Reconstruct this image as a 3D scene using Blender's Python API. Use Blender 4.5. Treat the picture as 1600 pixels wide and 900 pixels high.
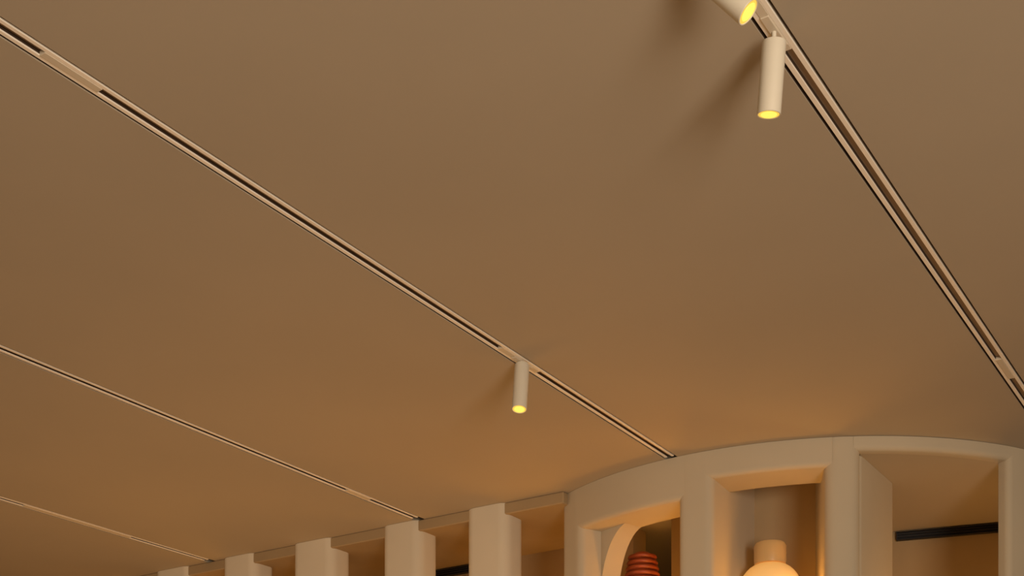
import bpy, bmesh, math, random
from mathutils import Vector, Matrix
random.seed(3)
C = bpy.context.scene.collection
for o in list(bpy.data.objects): bpy.data.objects.remove(o)
R = math.radians
# ------------------------------------------------------------------ camera
# room axes: x across the ceiling tracks, y along them, z up, metres; floor z = 0, ceiling z = 3.2
CAM_H, CEIL = 1.5, 3.2
cd = bpy.data.cameras.new('camera'); cam = bpy.data.objects.new('camera', cd); C.objects.link(cam)
cam.location = (0, 0, CAM_H); cam.rotation_euler = (R(90), 0, R(33.0))
cd.sensor_fit = 'HORIZONTAL'; cd.sensor_width = 36; cd.lens = 2075/1600*36; cd.shift_y = (1422-450)/1600
cd.clip_start = .05
bpy.context.scene.camera = cam
# ------------------------------------------------------------------ world, lights, exposure
sc = bpy.context.scene
w = bpy.data.worlds.new('room_light'); sc.world = w; w.use_nodes = True
bg = w.node_tree.nodes['Background']; bg.inputs[0].default_value = (1.0, .71, .42, 1); bg.inputs[1].default_value = .34
vs = sc.view_settings; vs.view_transform = 'Standard'; vs.look = 'None'; vs.gamma = 1; vs.use_curve_mapping = False
vs.exposure = 0
def light(name, kind, loc, energy, col, aim=None, **kw):
    l = bpy.data.lights.new(name, kind); l.energy = energy; l.color = col
    for k, v in kw.items(): setattr(l, k, v)
    o = bpy.data.objects.new(name, l); C.objects.link(o); o.location = loc
    if aim is not None: o.rotation_euler = (Vector(aim)-Vector(loc)).to_track_quat('-Z', 'Y').to_euler()
    return o
# daylight through the tall shop window behind and to the right of the camera
light('window_daylight', 'AREA', (2.2, -.5, 1.55), 178, (1.0, .86, .70), aim=(-1.6, 1.2, 2.6), shape='RECTANGLE', size=1.5, size_y=1.5)
# soft fill light added on the left, washing the fronts of the fins
light('left_fin_fill', 'AREA', (-6.6, -.6, 1.4), 4.5, (1.0, .84, .66), aim=(-3.4, 4.8, 1.5), shape='RECTANGLE', size=1.6, size_y=1.6, spread=R(60))
# the warm interior lighting behind the fins and in the niches
WARM = (1.0, .46, .07)
light('niche_glow_left', 'POINT', (-2.32, 4.78, 2.58), 2.7, WARM, shadow_soft_size=.05)
light('niche_glow_right', 'POINT', (-1.78, 4.74, 2.60), 2.3, WARM, shadow_soft_size=.05)
light('back_room_glow_left', 'POINT', (-4.95, 4.98, 2.55), 2.6, WARM, shadow_soft_size=.12)
light('back_room_glow_right', 'POINT', (-2.98, 5.0, 2.35), 4.6, WARM, shadow_soft_size=.12)
light('right_recess_fill', 'POINT', (-1.15, 5.25, 2.2), 8.5, (1.0, .52, .14), shadow_soft_size=.1)  # fill added to brighten the dim right opening
light('far_ceiling_fill', 'AREA', (-3.9, 4.0, .9), 17, (1.0, .47, .11), aim=(-3.9, 3.8, 3.2), shape='RECTANGLE', size=3.4, size_y=.5)  # unseen upward fill added to warm the far ceiling

# ------------------------------------------------------------------ materials
def mat(name, col, rough=.6, metal=0, emit=None, es=1, noise=.0, scale=6, bump=0, coat=0):
    m = bpy.data.materials.new(name); m.use_nodes = True; n = m.node_tree; b = n.nodes['Principled BSDF']
    b.inputs['Base Color'].default_value = (*col, 1); b.inputs['Roughness'].default_value = rough
    b.inputs['Metallic'].default_value = metal
    if coat: b.inputs['Coat Weight'].default_value = coat
    if emit: b.inputs['Emission Color'].default_value = (*emit, 1); b.inputs['Emission Strength'].default_value = es
    tc = n.nodes.new('ShaderNodeTexCoord'); nz = n.nodes.new('ShaderNodeTexNoise'); nz.inputs['Scale'].default_value = scale
    nz.inputs['Detail'].default_value = 3; n.links.new(tc.outputs['Object'], nz.inputs['Vector'])
    if noise:
        r = n.nodes.new('ShaderNodeValToRGB'); e = r.color_ramp.elements
        e[0].position, e[1].position = .35, .65
        e[0].color = (*[c*(1-noise) for c in col], 1); e[1].color = (*[min(1, c*(1+noise)) for c in col], 1)
        n.links.new(nz.outputs['Fac'], r.inputs['Fac']); n.links.new(r.outputs['Color'], b.inputs['Base Color'])
    if bump:
        bp = n.nodes.new('ShaderNodeBump'); bp.inputs['Strength'].default_value = bump; bp.inputs['Distance'].default_value = .002
        n.links.new(nz.outputs['Fac'], bp.inputs['Height']); n.links.new(bp.outputs['Normal'], b.inputs['Normal'])
    return m
M = dict(
    ceiling=mat('ceiling_plaster', (.44, .365, .27), .9, noise=.025, scale=1.3),
    plaster=mat('cream_plaster', (.66, .57, .43), .85, noise=.03, scale=3),
    curved=mat('sand_plaster', (.52, .435, .31), .85, noise=.03, scale=3),
    inner=mat('shaded_niche_plaster', (.40, .28, .15), .85, noise=.04, scale=3),  # same plaster, with the dimness of the niches put into its colour
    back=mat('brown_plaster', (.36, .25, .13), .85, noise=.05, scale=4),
    gap=mat('painted_gap_shade', (.035, .018, .008), .9),  # near-black colour stands in for the shade inside the gaps
    metal=mat('cream_powder_coat', (.95, .86, .74), .4),
    cover=mat('cream_cover_plate', (.66, .57, .44), .5),
    slot=mat('shade_toned_track_channel', (.42, .30, .20), .6),  # cream channel, browned to paint in the shade of its depth
    slot_side=mat('painted_shade_channel_side', (.05, .028, .014), .7),  # slot sides coloured dark in place of their shade
    lamp=mat('white_powder_coat', (.70, .64, .52), .4, noise=.01, scale=30),
    lens=mat('lit_lens', (.3, .2, .06), .3, emit=(1.0, .62, .08), es=.9),
    lens_core=mat('lit_diode', (.2, .15, .05), .4, emit=(1.0, .86, .13), es=1.05),
    black=mat('black_metal', (.006, .003, .003), .5),
    floor=mat('pale_screed', (.42, .32, .22), .5, noise=.08, scale=2),
    red=mat('red_glaze', (.36, .065, .016), .45, noise=.1, scale=20),
    shade=mat('glowing_opal_shade', (.85, .62, .32), .4, emit=(1.0, .46, .10), es=.42),
    neck=mat('opal_neck', (.55, .36, .16), .35, emit=(1.0, .5, .15), es=.05),
    brass=mat('aged_brass', (.5, .33, .13), .35, metal=1),
)
# ------------------------------------------------------------------ mesh helpers
def box(bm, x0, x1, y0, y1, z0, z1, bev=0, seg=2, edges='all'):
    r = bmesh.ops.create_cube(bm, size=1)
    vs_ = r['verts']
    for v in vs_:
        v.co = Vector((x0+(v.co.x+.5)*(x1-x0), y0+(v.co.y+.5)*(y1-y0), z0+(v.co.z+.5)*(z1-z0)))
    if bev:
        es = {e for v in vs_ for e in v.link_edges}
        if edges == 'vertical': es = [e for e in es if abs(e.verts[0].co.z-e.verts[1].co.z) > 1e-6]
        bmesh.ops.bevel(bm, geom=list(es), offset=bev, segments=seg, affect='EDGES', profile=.5)
def lathe(bm, prof, n=40, mtx=None):
    rings = []
    for r, z in prof:
        ring = []
        for i in range(n):
            a = 2*math.pi*i/n; co = Vector((r*math.cos(a), r*math.sin(a), z))
            ring.append(bm.verts.new(mtx @ co if mtx else co))
        rings.append(ring)
    for a, b in zip(rings, rings[1:]):
        for i in range(n): bm.faces.new((a[i], a[(i+1) % n], b[(i+1) % n], b[i]))
    bm.faces.new(rings[0][::-1]); bm.faces.new(rings[-1])
def build(name, bm, m, parent=None, smooth=False, loc=None):
    bmesh.ops.recalc_face_normals(bm, faces=bm.faces)
    me = bpy.data.meshes.new(name); bm.to_mesh(me); bm.free(); me.materials.append(m)
    if smooth:
        for p in me.polygons: p.use_smooth = True
        try: me.set_sharp_from_angle(angle=R(38))
        except Exception: pass
    o = bpy.data.objects.new(name, me); C.objects.link(o); o.parent = parent
    if loc is not None: o.location = loc
    return o
def tag(o, label, cat, group=None):
    o['label'] = label; o['category'] = cat
    if group: o['group'] = group
    return o
def empty(name, loc, label, cat, group=None):
    o = bpy.data.objects.new(name, None); C.objects.link(o); o.location = loc; o.empty_display_size = .05
    return tag(o, label, cat, group)
def struct(name, bm, m, smooth=False):
    o = build(name, bm, m, smooth=smooth); o['kind'] = 'structure'; return o

# ------------------------------------------------------------------ room shell
TRK = (-.973, -2.218, -3.490, -4.760)      # centre line of each recessed track
GW = .0265                                 # half width of the recess cut in the ceiling
YE = 4.62                                  # front plane of the wall fins
X0, X1, Y0, Y1 = -7.6, 3.2, -2.2, 7.2
bm = bmesh.new()
edges = [X0] + [v for c in sorted(TRK) for v in (c-GW, c+GW)] + [X1]
for a, b in zip(edges[::2], edges[1::2]): box(bm, a, b, Y0, Y1, CEIL, CEIL+.045)
box(bm, X0, X1, Y0, Y1, CEIL+.045, CEIL+.12)
struct('ceiling', bm, M['ceiling'])
bm = bmesh.new()
for i in range(12):
    box(bm, X0+i*.9, X0+i*.9+.896, Y0, Y1, -.1, 0)
struct('floor', bm, M['floor'])
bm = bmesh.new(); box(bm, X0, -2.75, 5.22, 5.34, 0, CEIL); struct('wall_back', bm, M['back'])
# right-hand back wall behind the curved wall, set slightly skew; the soffit above it drops a little
a0, a1 = Vector((-2.05, 5.70)), Vector((-.35, 6.13))
def skew_wall(bm, a, b, th, z0, z1):
    n = (b-a).normalized(); n = Vector((-n.y, n.x))*th
    vs_ = [bm.verts.new((p.x, p.y, z)) for z in (z0, z1) for p in (a, b, b+n, a+n)]
    for f in ((0, 1, 2, 3), (4, 5, 6, 7), (0, 1, 5, 4), (1, 2, 6, 5), (2, 3, 7, 6), (3, 0, 4, 7)):
        bm.faces.new([vs_[i] for i in f])
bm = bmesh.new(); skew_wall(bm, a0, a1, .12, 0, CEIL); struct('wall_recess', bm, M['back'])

bm = bmesh.new(); box(bm, 2.6, 2.72, 2.2, Y1, 0, CEIL); struct('wall_right_blocker', bm, M['back'])  # unseen wall added to darken the right end of the ceiling
bm = bmesh.new(); box(bm, X0, 2.72, Y1, Y1+.1, 0, CEIL); struct('wall_far', bm, M['back'])
bm = bmesh.new(); box(bm, X0-.1, X0, 1.0, Y1, 0, CEIL); struct('wall_left_blocker', bm, M['back'])  # out of view, put in to keep light off the far left
# dropped soffit over the recess behind the fins, its front edge level with them
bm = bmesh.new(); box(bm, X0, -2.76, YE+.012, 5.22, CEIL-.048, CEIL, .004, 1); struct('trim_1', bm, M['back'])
# ------------------------------------------------------------------ recessed ceiling tracks
def track(cx, y0, y1, label, plates):
    t = empty('ceiling_track', (cx, y0, CEIL), label, 'lighting track', 'recessed ceiling tracks')
    L = y1-y0; fw = .0125; sw = .0088; d = .010       # half slot, outer half width
    ow = .0192
    bm = bmesh.new()
    for s in (-1, 1):
        x_in, x_out = sorted((s*sw, s*ow))
        box(bm, x_in, x_out, 0, L, .0, d, .0008, 1)
    build('rail', bm, M['metal'], t)
    bm = bmesh.new(); box(bm, -ow, ow, 0, L, d, d+.003)
    build('channel', bm, M['slot'], t)
    for s in (-1, 1):                                  # dark strips painting the shade on the slot sides
        bm = bmesh.new(); xa, xb = sorted((s*sw, s*(sw-.001)))
        box(bm, xa, xb, .001, L-.001, .003, d); build('channel_shade', bm, M['slot_side'], t)
    bm = bmesh.new()
    xa = GW-.0012
    for s in (-1, 1):
        a, b = sorted((s*(GW-.0002), s*(GW-.0018)))
        box(bm, a, b, 0, L, .003, .0448)
    box(bm, -xa, xa, 0, L, .040, .0448)
    build('shadow_gap', bm, M['gap'], t)
    for (p0, p1) in plates:
        bm = bmesh.new(); box(bm, -sw, sw, p0-y0, p1-y0, -.0012, .009, .0006, 1)
        build('cover_plate', bm, M['cover'], t)
    return t
track(TRK[0], -1.2, 5.35, 'recessed cream track nearest the right side, holding two spotlights close together', [(1.6, 2.498), (4.256, 4.43)])
track(TRK[1], -.6, 4.50, 'recessed cream track crossing the middle of the ceiling to the curved wall', [(1.703, 1.845), (3.35, 3.563)])
track(TRK[2], .4, 4.60, 'recessed cream track without spotlights ending at the third wall fin', [(4.147, 4.29)])
track(TRK[3], 1.2, 4.60, 'thin far recessed track at the lower left corner, ending by the leftmost fins', [(3.565, 4.13)])

# ------------------------------------------------------------------ spotlights
def spot(x, y, aim, drop, hinge, label, length=.135):
    """aim: direction the face points to; drop: how far the hinge hangs below the ceiling; hinge: share of the body behind it"""
    t = empty('track_spotlight', (x, y, CEIL), label, 'spotlight', 'cylinder spotlights on the ceiling tracks')
    r, L = .0232, length
    bm = bmesh.new(); box(bm, -.0085, .0085, -.05, .05, -.004, -.0012, .001, 1); build('adapter', bm, M['cover'], t)
    bm = bmesh.new(); lathe(bm, [(.0045, -drop), (.0045, -.001)], 16); build('stem', bm, M['lamp'], t, True)
    a = Vector(aim).normalized(); q = a.to_track_quat('Z', 'Y').to_matrix().to_4x4()
    m = Matrix.Translation(Vector((0, 0, -drop))) @ q @ Matrix.Translation(Vector((0, 0, -hinge*L)))
    bm = bmesh.new()
    lathe(bm, [(r*.86, 0), (r*.97, .0012), (r, .004), (r, L-.001), (r*.965, L), (r*.90, L-.0002), (r*.86, L-.004)], 48, m)
    build('lamp_body', bm, M['lamp'], t, True)
    bm = bmesh.new(); lathe(bm, [(r*.88, L-.0035), (r*.88, L-.0012), (r*.80, L-.0004)], 40, m); ln = build('lens', bm, M['lens'], t, True)
    bm = bmesh.new(); lathe(bm, [(r*.70, L-.0006), (r*.66, L+.0006), (r*.3, L+.0012)], 32, m); build('diode', bm, M['lens_core'], ln, True)
    lp = Vector((x, y, CEIL)) + (m @ Vector((0, 0, L+.012)))
    light('spotlight_beam', 'SPOT', lp, 16, (1.0, .74, .42), aim=lp+a, spot_size=R(50), spot_blend=.6, shadow_soft_size=.02)
    return t
CY, SY = math.cos(R(33)), math.sin(R(33))
def cam2room(v): return (v[0]*CY-v[1]*SY, v[0]*SY+v[1]*CY, v[2])
spot(TRK[0], 2.175, cam2room((.66, -.155, -.706)), .064, .5, 'white cylinder spotlight at the top edge, tilted sideways with a bright yellow face', .145)
spot(TRK[0], 2.428, cam2room((-.045, .20, -1)), .028, .05, 'largest white cylinder spotlight, hanging almost straight down from the right track', .130)
spot(TRK[1], 3.472, cam2room((-.06, -.20, -1)), .016, .05, 'small white cylinder spotlight alone on the middle track', .152)

# ------------------------------------------------------------------ wall fins
FG = 'vertical fins of the back wall'
for x0, x1, lab in ((-5.15, -4.90, 'leftmost cream wall fin, only its top showing at the bottom edge'),
                    (-4.68, -4.46, 'greyish cream wall fin, second from the left, beside the darkest gap'),
                    (-4.225, -3.98, 'cream wall fin in the middle of the row of five'),
                    (-3.695, -3.48, 'cream wall fin left of the gap showing the short black slot'),
                    (-3.24, -3.03, 'rightmost cream wall fin, nearest the curved niche wall')):
    bm = bmesh.new(); box(bm, x0, x1, YE, YE+.15, .001, CEIL-.001, .045, 6, 'vertical')
    tag(build('wall_fin', bm, M['plaster'], smooth=True), lab, 'wall fin', FG)

# ------------------------------------------------------------------ black slot diffusers
def slot_bar(a, b, z, h, label):
    a, b = Vector(a), Vector(b); d = b-a
    t = empty('slot_diffuser', (a.x, a.y, z), label, 'air diffuser', 'black linear slots')
    t.rotation_euler = (0, 0, math.atan2(d.y, d.x)); L = d.length
    bm = bmesh.new()
    box(bm, 0, L, -.022, -.002, 0, .004, .001, 1); box(bm, 0, L, -.022, -.002, h-.004, h, .001, 1)
    box(bm, 0, .004, -.022, -.002, 0, h); box(bm, L-.004, L, -.022, -.002, 0, h)
    build('frame', bm, M['black'], t)
    bm = bmesh.new(); box(bm, .003, L-.003, -.010, -.002, .003, h-.003); build('back_panel', bm, M['black'], t)
    for k in (1, 2):
        bm = bmesh.new(); box(bm, .003, L-.003, -.020, -.004, k*h/3-.0015, k*h/3+.0015); build('blade', bm, M['black'], t)
slot_bar((-4.25, 5.22), (-3.50, 5.22), CAM_H+1.612, .034, 'short black slot seen in the gap between the two rightmost wall fins')
ud = (a1-a0).normalized()
slot_bar(a0+ud*.31, a0+ud*.745, CAM_H+1.608, .038, 'long black slot on the recessed wall inside the right opening of the curved wall')

# ------------------------------------------------------------------ curved niche wall
KC = Vector((-2.157, 5.7485)); KR, KT = 1.2377, .19
cw = empty('curved_shelving', (KC.x, KC.y, 0), 'curved cream wall with tall lit niches bulging into the room at lower right', 'wall unit')
def P(a, r, z): return Vector((r*math.cos(R(a)), r*math.sin(R(a)), z))
def arc_solid(bm, a0_, a1_, r0, r1, z0, z1, bev=.0, n=None):
    """a ring sector whose cross-section has rounded outer corners, swept along the arc"""
    n = n or max(2, int(abs(a1_-a0_)/1.5)); sec = []
    if bev:
        for (cr, cz, s) in ((r1-bev, z1-bev if z1 < CEIL-.01 else z1, 0), (r1-bev, z0+bev, 1)):
            if s == 0 and z1 >= CEIL-.01: sec.append((r1, z1)); continue
            for k in range(6):
                th = (90-18*k) if s == 0 else (-18*k)
                sec.append((cr+bev*math.cos(R(th)), cz+bev*math.sin(R(th))))
        sec += [(r0, z0), (r0, z1)]
    else: sec = [(r1, z1), (r1, z0), (r0, z0), (r0, z1)]
    rows = [[bm.verts.new(P(a0_+(a1_-a0_)*i/n, r, z)) for r, z in sec] for i in range(n+1)]
    k = len(sec)
    for A, B in zip(rows, rows[1:]):
        for i in range(k): bm.faces.new((A[i], A[(i+1) % k], B[(i+1) % k], B[i]))
    bm.faces.new(rows[0]); bm.faces.new(rows[-1][::-1])
def pier(a0_, a1_, r0, r1, z0, z1, bev):
    """upright with a rounded plan outline following the arc on its face"""
    bm = bmesh.new(); n = 6; da = math.degrees(bev/r1); pts = []
    for k in range(6): th = R(180-18*k); pts.append((a0_+da+da*math.cos(th), r1-bev+bev*math.sin(th)))
    for k in range(1, n): pts.append((a0_+da+(a1_-a0_-2*da)*k/n, r1))
    for k in range(6): th = R(90-18*k); pts.append((a1_-da+da*math.cos(th), r1-bev+bev*math.sin(th)))
    for k in range(n+1): pts.append((a1_+(a0_-a1_)*k/n, r0))
    lo = [bm.verts.new(P(a, r, z0)) for a, r in pts]; hi = [bm.verts.new(P(a, r, z1)) for a, r in pts]
    m = len(pts)
    for i in range(m): bm.faces.new((lo[i], lo[(i+1) % m], hi[(i+1) % m], hi[i]))
    bm.faces.new(lo[::-1]); bm.faces.new(hi)
    return build('pier', bm, M['curved'], cw, True)
TOP = CEIL-.001
pier(-121.6, -114.6, KR-KT, KR, 0, TOP, .03)
pier(-91.6, -85.0, KR-.50, KR, 0, TOP, .03)
pier(-66.2, -60.2, KR-.50, KR, 0, TOP, .04)
pier(-33.4, -8.0, KR-.05, KR, 0, TOP, .022)
def header(a0_, a1_, zb, th=KT, bev=.02):
    bm = bmesh.new(); arc_solid(bm, a0_, a1_, KR-th, KR, zb, TOP, bev)
    return build('header', bm, M['curved'], cw, True)
H1, H2, H3 = CAM_H+1.535, CAM_H+1.596, CAM_H+1.650
header(-116, -90, H1); header(-86.5, -65, H2)
header(-61.5, -32, H3, .045)
# rounded inner corner of the left opening
bm = bmesh.new(); rr = .30; sec = []
N = 14; A0 = -114.9; zt = H1+.004
def ring(r):
    out = [(A0, zt)]
    for k in range(N+1):
        th = R(90*k/N); s_ = .20*(1-math.cos(th)); zz = rr*(1-math.sin(th))
        # concave quarter from the jamb (low) to the header (right)
        out.append((A0+math.degrees((.20-.20*math.cos(th))/KR), zt-rr+rr*math.sin(th)))
    return [bm.verts.new(P(a, r, z)) for a, z in out]
f, b_ = ring(KR-.10), ring(KR-KT)
for i in range(len(f)):
    j = (i+1) % len(f); bm.faces.new((f[i], f[j], b_[j], b_[i]))
for i in range(1, len(f)-1):
    bm.faces.new((f[0], f[i], f[i+1])); bm.faces.new((b_[0], b_[i+1], b_[i]))
build('corner_fillet', bm, M['curved'], cw, True)
# backs and shelves of the two left bays, soffit of the right one
for a, b, nm in ((-118, -91, 0), (-86, -66, 1)):
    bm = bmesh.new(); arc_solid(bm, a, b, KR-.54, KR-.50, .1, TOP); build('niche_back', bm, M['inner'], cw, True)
    for z in (.18, .95, 1.70, 2.45):
        bm = bmesh.new(); arc_solid(bm, a+(1.5 if nm else 3.5), b, KR-.50, KR-.02, z-.04, z, .012); build('shelf', bm, M['curved'], cw, True)
bm = bmesh.new()
pts = [P(a, KR-.044, 0) for a in range(-60, 9, 4)] + [Vector((a1.x-KC.x-.55, a1.y-KC.y-.155, 0)), Vector((a0.x-KC.x+.02, a0.y-KC.y-.01, 0)), Vector((.38, -.50, 0))]
lo = [bm.verts.new((p.x, p.y, H3)) for p in pts]; hi = [bm.verts.new((p.x, p.y, H3+.03)) for p in pts]
bm.faces.new(lo); bm.faces.new(hi)
for i in range(len(pts)): bm.faces.new((lo[i], lo[(i+1) % len(pts)], hi[(i+1) % len(pts)], hi[i]))
build('soffit', bm, M['ceiling'], cw)
bm = bmesh.new(); box(bm, -1.66-KC.x, -1.562-KC.x, 4.715-KC.y, 5.13-KC.y, 0, H3-.001, .03, 5, 'vertical')
build('partition', bm, M['curved'], cw, True)

# ------------------------------------------------------------------ things in the niches
def at(a, r): return KC.x+r*math.cos(R(a)), KC.y+r*math.sin(R(a))
x, y = at(-114.3, .93)
v = empty('ribbed_vase', (x, y, 2.45), 'dark red ribbed vase standing in the left niche of the curved wall', 'vase')
prof = [(.052, 0), (.070, .012)]
n = 21
for k in range(n):
    z0 = .014+k*.0240; u = k/(n-1); rr_ = .088 if u < .55 else .088-.028*((u-.55)/.45)**1.5
    prof += [(rr_-.016, z0), (rr_-.004, z0+.004), (rr_, z0+.010), (rr_, z0+.014), (rr_-.003, z0+.019)]
bm = bmesh.new(); lathe(bm, [(a, b) for a, b in prof], 40); build('body', bm, M['red'], v, True)
bm = bmesh.new(); zt_ = .014+n*.0240-.004; lathe(bm, [(.030, zt_), (.036, zt_+.006), (.030, zt_+.012), (.022, zt_+.010)], 32); build('rim', bm, M['red'], v, True)
x, y = at(-77.5, .93)
l = empty('table_lamp', (x, y, 2.45), 'glowing amber lamp with a narrower neck in the middle niche of the curved wall', 'lamp')
bm = bmesh.new(); lathe(bm, [(.075, 0), (.078, .006), (.070, .016), (.03, .026), (.018, .04), (.018, .10)], 40); build('base', bm, M['brass'], l, True)
bm = bmesh.new(); lathe(bm, [(.02, .10)]+[(.126*math.sin(R(a))**.75+.002, .245-.143*math.cos(R(a))) for a in range(12, 172, 8)], 48); build('lamp_shade', bm, M['shade'], l, True)
bm = bmesh.new(); lathe(bm, [(.060, .384), (.062, .40), (.062, .452), (.056, .464), (.04, .468)], 40); build('neck', bm, M['neck'], l, True)
